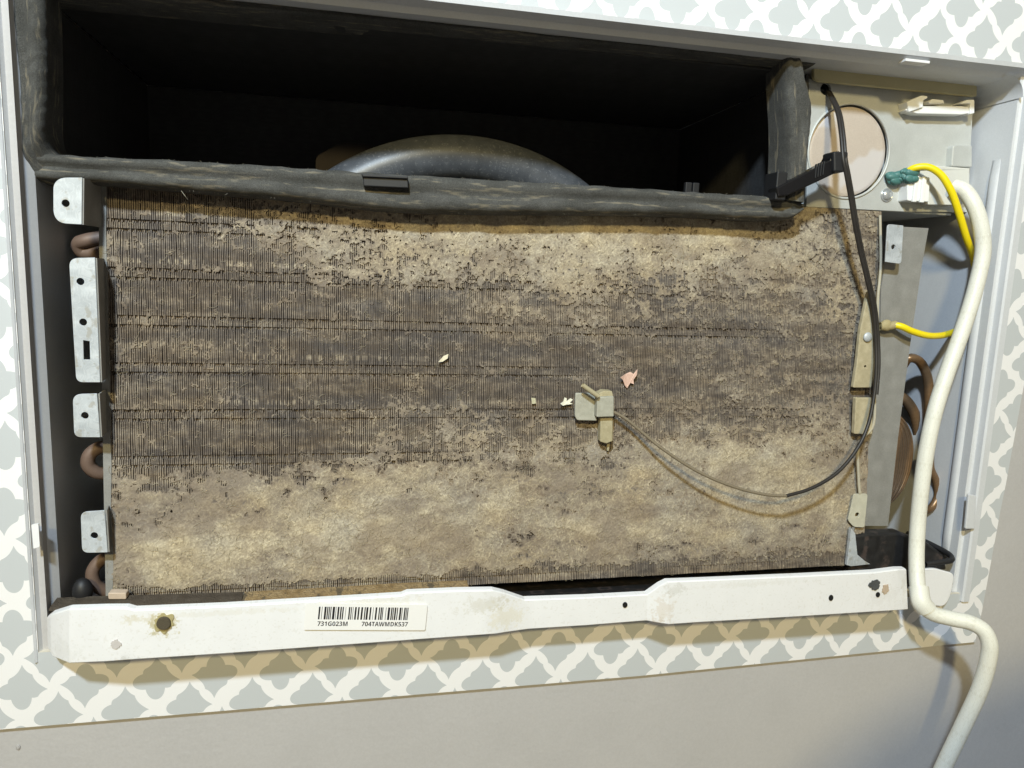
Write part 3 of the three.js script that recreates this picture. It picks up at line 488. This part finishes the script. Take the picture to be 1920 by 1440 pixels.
// ---- base pan, drain tray and white front edge
{
  AC('drain_tray', box(-0.319, 0.318, -0.1925, -0.1895, -0.14, 0.004, 0.001), M.pan);
  AC('drain_tray_back', box(-0.319, 0.318, -0.1894, -0.135, -0.1402, -0.138, 0.0008), M.pan);
  AC('drain_tray_lip', plate([[0.2329, -0.1534], [0.2486, -0.1523], [0.277, -0.1526], [0.3035, -0.1624], [0.3209, -0.1738], [0.3204, -0.1774], [0.3247, -0.1856], [0.2336, -0.1827], [0.233, -0.1775]], -0.010, 0.012, { bevel: 0.002 }), M.pan);
  AC('drain_tray_lip', tube([[0.2898, -0.1734, 0.004], [0.3031, -0.1719, 0.005], [0.3131, -0.1711, 0.004], [0.3184, -0.1702, -0.004], [0.3166, -0.1683, -0.02], [0.3091, -0.1654, -0.04]], 0.0022, 40, 8), M.black);
  const seal = (T, B, mt) => {
    const n = 60, t = along(T, n), b = along(B, n), q = [];
    for (let i = 0; i < n; i++) { const k = 0.6 + 0.7 * noise(i * 0.31, 1, 33), m = (a) => [mix(t[i][0], b[i][0], a), mix(t[i][1], b[i][1], a)]; q.push([[t[i][0], t[i][1], -0.008], [t[i][0], t[i][1] - 0.0008 * k, 0.002], [...m(0.4), 0.0035 + 0.0012 * k], [...m(0.85), 0.0045 * k], [b[i][0], b[i][1], -0.004]]); }
    AC('sealing_strip', loft(q), mt);
  };
  seal([[-0.3216, -0.1705, 0.004], [-0.29, -0.171, 0.004], [-0.2506, -0.172, 0.004], [-0.2123, -0.1729, 0.004]], [[-0.321, -0.174, 0.006], [-0.2895, -0.176, 0.006], [-0.2503, -0.1771, 0.006], [-0.2121, -0.1777, 0.006]], M.darkStrip);
  seal([[-0.212, -0.1729, 0.004], [-0.1773, -0.1728, 0.004], [-0.1473, -0.1727, 0.004], [-0.1157, -0.1723, 0.004], [-0.0667, -0.1728, 0.004]], [[-0.2118, -0.1777, 0.006], [-0.1772, -0.1773, 0.006], [-0.1472, -0.1766, 0.006], [-0.1158, -0.1762, 0.006], [-0.0669, -0.1757, 0.006]], M.brownStrip);
  AC('locating_pin', ball([-0.3086, -0.1687, -0.012], 0.0065, 0.9, 1.3, 0.9), M.black);

  // white sill, pressed in along its middle and rounded off at one end
  const S = [ // top edge, bottom edge and stand-off, end to end
    [[-0.3231, -0.1775, 0.004], [-0.3236, -0.1967, 0.004]], [[-0.3172, -0.1716, 0.012], [-0.3181, -0.199, 0.012]], [[-0.3027, -0.1629, 0.025], [-0.3044, -0.1971, 0.025]], [[-0.281, -0.1607, 0.031], [-0.2825, -0.1944, 0.031]], [[-0.2704, -0.1613, 0.031], [-0.2711, -0.1943, 0.031]], [[-0.2664, -0.1629, 0.031], [-0.2677, -0.1943, 0.031]],
    [[-0.2176, -0.1636, 0.031], [-0.2183, -0.1944, 0.031]], [[-0.1499, -0.1632, 0.031], [-0.1499, -0.194, 0.031]], [[-0.1137, -0.1629, 0.031], [-0.1133, -0.1938, 0.031]], [[-0.1098, -0.1614, 0.031], [-0.1093, -0.1937, 0.031]], [[-0.0777, -0.1618, 0.031], [-0.0769, -0.1935, 0.031]], [[-0.0558, -0.1627, 0.031], [-0.0534, -0.1934, 0.031]],
    [[-0.048, -0.1658, 0.029], [-0.046, -0.1938, 0.029]], [[-0.0332, -0.1731, 0.0255], [-0.0302, -0.1945, 0.0255]], [[0.0091, -0.1741, 0.0255], [0.0102, -0.1946, 0.0255]], [[0.0522, -0.1743, 0.0255], [0.0528, -0.194, 0.0255]], [[0.0597, -0.1669, 0.0285], [0.0617, -0.195, 0.0285]],
    [[0.0637, -0.1634, 0.031], [0.0668, -0.1949, 0.031]], [[0.087, -0.1638, 0.031], [0.0895, -0.1949, 0.031]], [[0.1629, -0.1647, 0.031], [0.1662, -0.1956, 0.031]], [[0.2227, -0.165, 0.031], [0.2266, -0.1958, 0.031]], [[0.2419, -0.1636, 0.031], [0.2489, -0.1959, 0.031]], [[0.2504, -0.1648, 0.029], [0.2561, -0.1969, 0.029]]];
  const secs = [];
  for (let k = 0; k < S.length - 1; k++) for (let q = 0; q < (k === S.length - 2 ? 7 : 6); q++) {
    const f = q / 6, s = f, t = S[k][0].map((c, e) => mix(c, S[k + 1][0][e], s)), b = S[k][1].map((c, e) => mix(c, S[k + 1][1][e], s)), w = (a) => [mix(t[0], b[0], a), mix(t[1], b[1], a)], h = Math.abs(t[1] - b[1]), e = 0.0009 / h;
    secs.push([[t[0], t[1], t[2] - 0.005], [t[0], t[1] + 0.0001, t[2] - 0.002], [...w(e * 0.3), t[2] - 0.0005], [...w(e), t[2]], [...w(0.5), (t[2] + b[2]) / 2], [...w(1 - e), b[2]], [...w(1 - e * 0.3), b[2] - 0.0006], [b[0], b[1], b[2] - 0.002], [b[0], b[1] + 0.0002, 0.004], [b[0], b[1] + 0.001, 0.004], [b[0], b[1] + 0.0012, b[2] - 0.0035], [...w(0.5), t[2] - 0.0016], [t[0], t[1] - 0.0012, t[2] - 0.0035], [t[0], t[1] - 0.001, t[2] - 0.005]]);
  }
  const sx0 = -0.34, sw = 0.66, sy0 = -0.245, sh = 0.11;
  const stains = [ // centre, size in metres, colour, strength
    [[-0.0464, -0.1826, 0.024], 0.013, 0.011, [214, 204, 174], 0.33], [[-0.0612, -0.1727, 0.026], 0.018, 0.006, [186, 180, 160], 0.29], [[0.063, -0.1859, 0.022], 0.007, 0.013, [200, 184, 164], 0.33], [[0.0702, -0.1697, 0.026], 0.009, 0.005, [176, 174, 164], 0.25], [[0.0594, -0.195, 0.019], 0.006, 0.006, [190, 174, 154], 0.29],
    [[-0.252, -0.1739, 0.026], 0.008, 0.007, [176, 164, 118], 0.61], [[-0.2606, -0.1693, 0.026], 0.014, 0.003, [196, 184, 146], 0.33], [[-0.3087, -0.1912, 0.02], 0.014, 0.010, [206, 205, 200], 0.25], [[-0.2714, -0.1938, 0.026], 0.010, 0.003, [172, 170, 164], 0.33], [[0.2312, -0.1836, 0.026], 0.014, 0.010, [208, 204, 198], 0.21], [[-0.1306, -0.1664, 0.026], 0.03, 0.003, [208, 200, 178], 0.25], [[-0.2186, -0.168, 0.026], 0.06, 0.002, [212, 206, 190], 0.25], [[0.1252, -0.1689, 0.026], 0.05, 0.002, [206, 202, 192], 0.21], [[0.2503, -0.1756, 0.026], 0.004, 0.012, [196, 190, 176], 0.25]];
  const sillMap = tex(2048, 384, (u, v) => {
    const x = sx0 + u * sw, y = sy0 + v * sh; let c = [232, 231, 231].map((b) => b + (fbm(u * 60, v * 10, 3, 21) - 0.5) * 5);
    const f1 = fbm(x * 420, y * 420, 4, 701), f2 = fbm(x * 1500, y * 1500, 2, 702);
    for (const [p, rx, ry, k, a] of stains) { const d = Math.hypot((x - p[0]) / rx, (y - p[1]) / ry) + (f1 - 0.5) * 1.8 + (f2 - 0.5) * 0.9, w = a * smooth(1.05, 0.35, d); if (w > 0) c = c.map((q, e) => mix(q, k[e], w)); }
    const sp = smooth(0.80, 0.86, noise(x * 900, y * 900, 705)) * 0.10; return c.map((q, e) => mix(q, [168, 160, 140][e], sp));
  }, { mirror: true });
  const sg = loft(secs, { closed: true, caps: true, crease: 0.3 }); { const u = sg.attributes.uv, q = sg.attributes.position; for (let i = 0; i < u.count; i++) u.setXY(i, (q.getX(i) - sx0) / sw, (q.getY(i) - sy0) / sh); }
  const sill = AC('front_sill', sg, std({ map: sillMap, roughness: 0.38 }), 'white metal front edge of the base pan');
  AC('sill_end', plate(rounded([[0.2836, -0.1758], [0.2955, -0.1755], [0.3137, -0.1808], [0.3136, -0.1966], [0.3089, -0.2079], [0.2925, -0.2051]], [0.001, 0.004, 0.004, 0.006, 0.005, 0.001]), 0.008, 0.003, { bevel: 0.0008 }), M.white);
  const z = 0.0264;
  const spot = (p, r, m, name, sx = 1, sy = 1) => { const g = new THREE.CylinderGeometry(r, r, 0.0006, 20); g.rotateX(Math.PI / 2); g.scale(sx, sy, 1); g.translate(p[0], p[1], p[2]); AC(name, g, m, undefined, sill); };
  spot([0.0363, -0.1808, 0.0261], 0.0017, M.hole, 'screw_hole', 1, 1.15); spot([0.1891, -0.1823, 0.0314], 0.0017, M.hole, 'screw_hole', 1, 1.3); spot([0.2272, -0.1821, 0.0314], 0.0016, M.hole, 'screw_hole', 1, 1.2);
  const blot = (ctr, r, sx, sy, mt, name, s) => { const pts = []; for (let k = 0; k < 44; k++) { const a = k / 44 * 6.283, q = r * (0.35 + 0.75 * noise(Math.cos(a) * 1.6 + 5, Math.sin(a) * 1.6 + 5, s) + 0.35 * noise(k * 0.7, 2, s + 40)); pts.push([ctr[0] + Math.cos(a) * q * sx, ctr[1] + Math.sin(a) * q * sy]); } AC(name, plate(pts, ctr[2], 0.0007), mt, undefined, sill); };
  blot([0.2232, -0.1744, 0.0318], 0.0042, 1.1, 0.95, std({ map: mottled([74, 76, 76], 12, 6, 0.01, 91) }), 'paint_chip', 3);
  blot([0.233, -0.1786, 0.0318], 0.0036, 0.8, 1.35, std({ map: mottled([188, 168, 146], 8, 5, 0.01, 92) }), 'paint_chip', 5);
  blot([-0.2767, -0.1833, 0.0316], 0.0032, 1, 0.8, std({ map: mottled([196, 190, 186], 6, 4, 0.01, 93) }), 'paint_chip', 6);
  blot([-0.2508, -0.1715, 0.0317], 0.0062, 1, 1, std({ map: mottled([168, 156, 112], 14, 8, 0.01, 95) }), 'rust_ring', 12);
  { const p = [-0.2507, -0.1716, 0.0322]; const g = new THREE.CylinderGeometry(0.0037, 0.0040, 0.0025, 18); g.rotateX(Math.PI / 2); g.translate(p[0], p[1], p[2]); AC('rusty_screw', g, std({ map: mottled([78, 70, 54], 24, 12, 0.01, 97), roughness: 0.7 }), undefined, sill); }

  // barcode sticker
  const cv = document.createElement('canvas'); cv.width = 1600; cv.height = 360; const c = cv.getContext('2d');
  c.fillStyle = '#ebe9e6'; c.fillRect(0, 0, 1600, 360); c.fillStyle = '#19161b';
  const bars = [[262, 282], [301, 308], [335, 360], [369, 384], [392, 405], [413, 425], [441, 470], [481, 488], [505, 527], [540, 558], [568, 584], [608, 613], [650, 668], [678, 690], [703, 710], [730, 752], [770, 790], [812, 835], [855, 870], [880, 905], [925, 945], [968, 974], [1000, 1022], [1045, 1060], [1070, 1086], [1092, 1104], [1137, 1144], [1166, 1194], [1208, 1225], [1232, 1245], [1255, 1276], [1287, 1300], [1321, 1345], [1353, 1362], [1383, 1402], [1409, 1420], [1427, 1440]];
  for (const [a, b] of bars) c.fillRect(a - 92, 44, b - a, 172);
  c.font = 'bold 84px sans-serif'; c.textBaseline = 'alphabetic';
  const put = (s, x, w) => { c.save(); const k = w / c.measureText(s).width; c.translate(x, 304); c.scale(k, 1); c.fillText(s, 0, 0); c.restore(); };
  put('731G023M', 168, 400); put('704TAWMDK537', 742, 622);
  const t = new THREE.CanvasTexture(cv); t.colorSpace = THREE.SRGBColorSpace; t.anisotropy = 8;
  const q = [[-0.1706, -0.1642, 0.0322], [-0.0972, -0.1697, 0.0322], [-0.0985, -0.1867, 0.0322], [-0.1722, -0.1813, 0.0322]];
  const lg = plate(rounded(q.map((p) => p.slice(0, 2)), 0.0012), 0.0322, 0.0004); { const u = lg.attributes.uv, ps = lg.attributes.position; const e = [q[1][0] - q[0][0], q[1][1] - q[0][1]], f = [q[3][0] - q[0][0], q[3][1] - q[0][1]], det = e[0] * f[1] - e[1] * f[0]; for (let i = 0; i < u.count; i++) { const dx = ps.getX(i) - q[0][0], dy = ps.getY(i) - q[0][1]; u.setXY(i, (dx * f[1] - dy * f[0]) / det, 1 - (e[0] * dy - e[1] * dx) / det); } }
  AC('barcode_sticker', lg, std({ map: t, roughness: 0.45 }), 'white barcode sticker reading 731G023M 704TAWMDK537', sill);
}

// ---------------------------------------------------------------- cords, wires and loose bits
{
  const cord = thing('power_cord', 'thick cream power cord running down beside the coil and off the sill', 'power cord', [0.2803, -0.3122, 0.05]);
  const o = cord.position, cs = (pts, r, n, name) => { const g = tube(pts, r, n, 18); g.translate(-o.x, -o.y, -o.z); mesh(name, g, M.cord, cord); };
  cs([[0.2967, 0.1141, -0.022], [0.3, 0.1113, -0.016], [0.3041, 0.1017, -0.01], [0.3091, 0.0862, -0.006], [0.3125, 0.0669, -0.004], [0.3083, 0.0393, -0.002], [0.2996, 0.0075, 0], [0.2881, -0.0243, 0.003], [0.2792, -0.052, 0.006], [0.2744, -0.0799, 0.008], [0.272, -0.108, 0.01], [0.271, -0.1364, 0.012], [0.2682, -0.1632, 0.018], [0.2642, -0.1837, 0.028], [0.2651, -0.1923, 0.033], [0.2709, -0.197, 0.036], [0.2825, -0.1989, 0.042], [0.2928, -0.1998, 0.048], [0.2994, -0.2035, 0.053], [0.3027, -0.2119, 0.056], [0.3038, -0.2243, 0.056], [0.3026, -0.2478, 0.054], [0.2967, -0.2794, 0.05], [0.2882, -0.316, 0.046], [0.2821, -0.36, 0.04], [0.2832, -0.4103, 0.03]], 0.0055, 260, 'cable');
  cs([[0.2651, -0.1807, 0.0265], [0.2636, -0.1892, 0.0322], [0.2673, -0.1946, 0.0345]], 0.0068, 20, 'strain_sleeve');
}
{
  const w = thing('ground_wire', 'yellow earth wire curving from teal blob down behind the cream cord', 'wire', [0.2592, 0.1217, -0.027], 'yellow earth wires'); const o = w.position;
  const g = tube([[0.2575, 0.1215, -0.026], [0.2592, 0.1248, -0.021], [0.2665, 0.1257, -0.016], [0.2746, 0.1208, -0.012], [0.2826, 0.1096, -0.009], [0.2924, 0.0933, -0.009], [0.3043, 0.0762, -0.012], [0.3177, 0.0635, -0.018], [0.3318, 0.0478, -0.026]], 0.0026, 80, 10); g.translate(-o.x, -o.y, -o.z); mesh('insulation', g, M.yellow, w);
}
{
  const w = thing('ground_wire', 'short yellow earth wire crimped to the grey end plate', 'wire', [0.2503, 0.0083, -0.018], 'yellow earth wires'); const o = w.position;
  const g = tube([[0.254, 0.0097, -0.016], [0.2581, 0.0088, -0.013], [0.2669, 0.0055, -0.012], [0.2813, 0.0025, -0.013], [0.2981, 0.0023, -0.018], [0.3215, 0.0047, -0.03]], 0.0025, 60, 10); g.translate(-o.x, -o.y, -o.z); mesh('insulation', g, M.yellow, w);
  const c = mergeGeometries([tube([[0.2438, 0.0082, -0.018], [0.2494, 0.0084, -0.017], [0.2558, 0.0098, -0.016]], 0.0032, 10, 8), ball([0.2484, 0.0091, -0.017], 0.0044, 1.1, 1, 0.7)]); c.translate(-o.x, -o.y, -o.z); mesh('crimp_terminal', c, std({ map: mottled([166, 152, 112], 18, 10, 0.01, 101) }), w);
}
{
  const s = thing('temperature_sensor', 'small grey plastic temperature sensor clipped to the fins on a thin wire', 'sensor', [0.0214, -0.0521, -0.0182]); const o = s.position;
  const T = (n, g, m, l) => { g.translate(-o.x, -o.y, -o.z); return mesh(n, g, m, s, l); };
  const z0 = o.z;
  T('clip_plate', plate(rounded([[0.0058, -0.0424], [0.0215, -0.0423], [0.0226, -0.0619], [0.0079, -0.0615], [0.0062, -0.0585]], 0.0012), z0 + 0.0065, 0.0022, { bevel: 0.0005 }), M.sensor);
  T('sensor_block', plate(rounded([[0.0196, -0.0443], [0.0315, -0.0435], [0.0323, -0.0578], [0.0199, -0.0581]], 0.0008), z0 + 0.0125, 0.010, { bevel: 0.0006 }), M.sensor);
  T('block_top', plate(rounded([[0.0209, -0.0424], [0.0254, -0.0401], [0.0312, -0.0405], [0.0322, -0.0446], [0.0207, -0.0454]], 0.0006), z0 + 0.0095, 0.008, { bevel: 0.0005 }), M.sensorStem);
  T('stem', plate(rounded([[0.0241, -0.0589], [0.0331, -0.0582], [0.0341, -0.0761], [0.0295, -0.0779], [0.0247, -0.0764]], 0.0008), z0 + 0.0085, 0.006, { bevel: 0.0007 }), M.sensorStem);
  T('stem', plate([[0.0315, -0.0771], [0.0336, -0.0786], [0.0331, -0.0841], [0.0319, -0.0841]], z0 + 0.004, 0.002), M.sensorStem);
  T('pin', tube([[0.0079, -0.0355, -0.004], [0.0134, -0.0392, -0.004], [0.0197, -0.0432, -0.004]], 0.0017, 12, 8), M.sensorStem);
  const wireA = [[0.0327, -0.055, -0.013], [0.0424, -0.0599, -0.0106], [0.055, -0.0698, -0.0067], [0.0672, -0.0795, -0.0019], [0.0942, -0.0959, 0.0035], [0.1217, -0.1067, 0.0074], [0.1464, -0.1124, 0.0089], [0.1625, -0.1136, 0.009]];
  const wireB = [[0.1608, -0.1135, 0.009], [0.1803, -0.1086, 0.0085], [0.2022, -0.0976, 0.0066], [0.2195, -0.0803, 0.0031], [0.229, -0.0631, -0.0003], [0.2342, -0.0417, -0.0041], [0.2356, -0.0221, -0.0068], [0.2348, -0.0025, -0.0094], [0.2295, 0.0211, -0.0094], [0.2193, 0.044, -0.0074], [0.2084, 0.0625, -0.0029]];
  const wireC = [[0.2107, 0.0627, -0.006], [0.2019, 0.0808, -0.003], [0.1949, 0.0985, -0.001], [0.1882, 0.1141, 0.001], [0.1851, 0.1228, 0.001], [0.1851, 0.1395, -0.004], [0.1874, 0.1569, -0.014], [0.1894, 0.1697, -0.026], [0.1921, 0.1774, -0.036], [0.2003, 0.1836, -0.05]];
  const all = [...wireB.slice(0, -1), ...wireC];
  T('wire_dusty_end', tube(wireA, 0.0011, 80, 8), M.wireDusty, 'dust-coated end of the sensor wire');
  const shift = (pts, dx, dz) => pts.map((p) => [p[0] + dx, p[1], p[2] + dz]);
  T('wire', tube(all, 0.0013, 160, 8), M.wire);
  T('wire', tube([...shift(all.slice(5), 0.0027, -0.0008)], 0.0013, 130, 8), M.wire);
}
{
  const flake = (name, label, pts, dz, col, cat) => {
    const base = pts[0], ctr = pts.reduce((s, p) => [s[0] + p[0] / pts.length, s[1] + p[1] / pts.length], [0, 0]);
    const g = plate(pts.map((p) => [p[0] - ctr[0], p[1] - ctr[1]]), 0.0004, 0.0007), q = g.attributes.position; for (let i = 0; i < q.count; i++) q.setZ(i, q.getZ(i) + 40 * q.getX(i) * q.getX(i) + 0.12 * q.getY(i)); g.computeVertexNormals();
    const m = mesh(name, g, std({ map: mottled(col, 10, 6, 0.01, 111), roughness: 0.8 })); m.position.set(ctr[0], ctr[1], coilZ(ctr[1]) + dz); tag(m, label, cat);
  };
  flake('paint_flake', 'pinkish leaf-shaped paint flake stuck beside the sensor', [[0.0398, -0.0322], [0.044, -0.0298], [0.0475, -0.0283], [0.05, -0.0298], [0.0522, -0.0263], [0.0521, -0.0305], [0.0503, -0.034], [0.0509, -0.0371], [0.0484, -0.0363], [0.0463, -0.0402], [0.0441, -0.0379], [0.0423, -0.0341]], 0.003, [222, 186, 168], 'paint flake');
  flake('paint_flake', 'ragged white paint flake touching the sensor clip plate', [[-0.003, -0.0509], [-0.0008, -0.0494], [-0.0002, -0.0464], [0.0014, -0.0471], [0.0015, -0.0494], [0.0041, -0.0471], [0.0057, -0.0479], [0.0039, -0.0502], [0.0059, -0.0509], [0.002, -0.0517], [-0.001, -0.0524]], 0.003, [240, 236, 216], 'paint flake');
  flake('paint_flake', 'small cream sliver on the fins far from the sensor', [[-0.0882, -0.023], [-0.0848, -0.019], [-0.0816, -0.0175], [-0.0819, -0.0204], [-0.0854, -0.0229]], 0.0025, [232, 222, 196], 'paint flake');
  flake('paint_flake', 'tiny square beige chip between the sliver and the sensor', [[-0.0239, -0.0468], [-0.0208, -0.0472], [-0.0203, -0.0509], [-0.0229, -0.0513]], 0.0025, [196, 190, 160], 'paint flake');
}

// ---------------------------------------------------------------- unseen chair, added to block the warm bulb and shade the wall under the cord
{
  const fab = std({ map: mottled([214, 206, 188], 6, 8, 0.1, 121), bumpMap: grain(0.03, 3, 60), bumpScale: 0.0006, roughness: 0.95 }), wood = std({ map: mottled([96, 66, 44], 12, 6, 0.1, 122), roughness: 0.5 });
  const ch = thing('added_shade_chair', 'unseen cream high-back chair added to shade the wall under the cord', 'chair', [0.27, -1.12, 0.85]);
  const back = new THREE.Shape(); back.moveTo(-0.3, 0.42); back.lineTo(-0.33, 0.98); back.quadraticCurveTo(-0.27, 1.11, -0.17, 1.150); back.lineTo(0.16, 1.225); back.quadraticCurveTo(0.3, 1.25, 0.32, 1.10); back.lineTo(0.3, 0.42);
  const bg = new THREE.ExtrudeGeometry(back, { depth: 0.06, bevelEnabled: true, bevelSize: 0.02, bevelThickness: 0.02, bevelSegments: 4 }); bg.translate(0, 0, -0.31); mesh('backrest', bg, fab, ch);
  const sg = new RoundedBoxGeometry(0.6, 0.12, 0.55, 4, 0.04); sg.translate(0, 0.42, 0.03); mesh('seat', sg, fab, ch);
  for (const [x, z] of [[-0.26, -0.2], [0.26, -0.2], [-0.26, 0.26], [0.26, 0.26]]) { const l = new THREE.CylinderGeometry(0.02, 0.014, 0.37, 12); l.translate(x, 0.185, z); mesh('leg', l, wood, ch); }
}
// ---------------------------------------------------------------- lamps of the room
for (const L of LAMPS) {
  const t = thing(L.name, L.label, 'lamp', L.at);
  const glass = new THREE.MeshStandardMaterial({ color: 0xffffff, emissive: new THREE.Color().setRGB(...L.col), emissiveIntensity: 1 });
  mesh('glass_globe', new THREE.SphereGeometry(0.02 * L.r * 1.05, 24, 16), glass, t);
  const s = new THREE.CylinderGeometry(0.018, 0.02, 0.05, 20); s.translate(0, 0.02 * L.r + 0.024, 0); mesh('socket', s, M.plasticWhite, t);
  const c = new THREE.CylinderGeometry(0.003, 0.003, 0.6, 8); c.translate(0, 0.02 * L.r + 0.34, 0); mesh('hanging_cable', c, M.plasticWhite, t);
  const p = new THREE.PointLight(new THREE.Color().setRGB(...L.col), L.power); p.castShadow = true; p.shadow.radius = L.r; p.name = 'bulb_light'; t.add(p);
}

renderer.render(scene, camera);
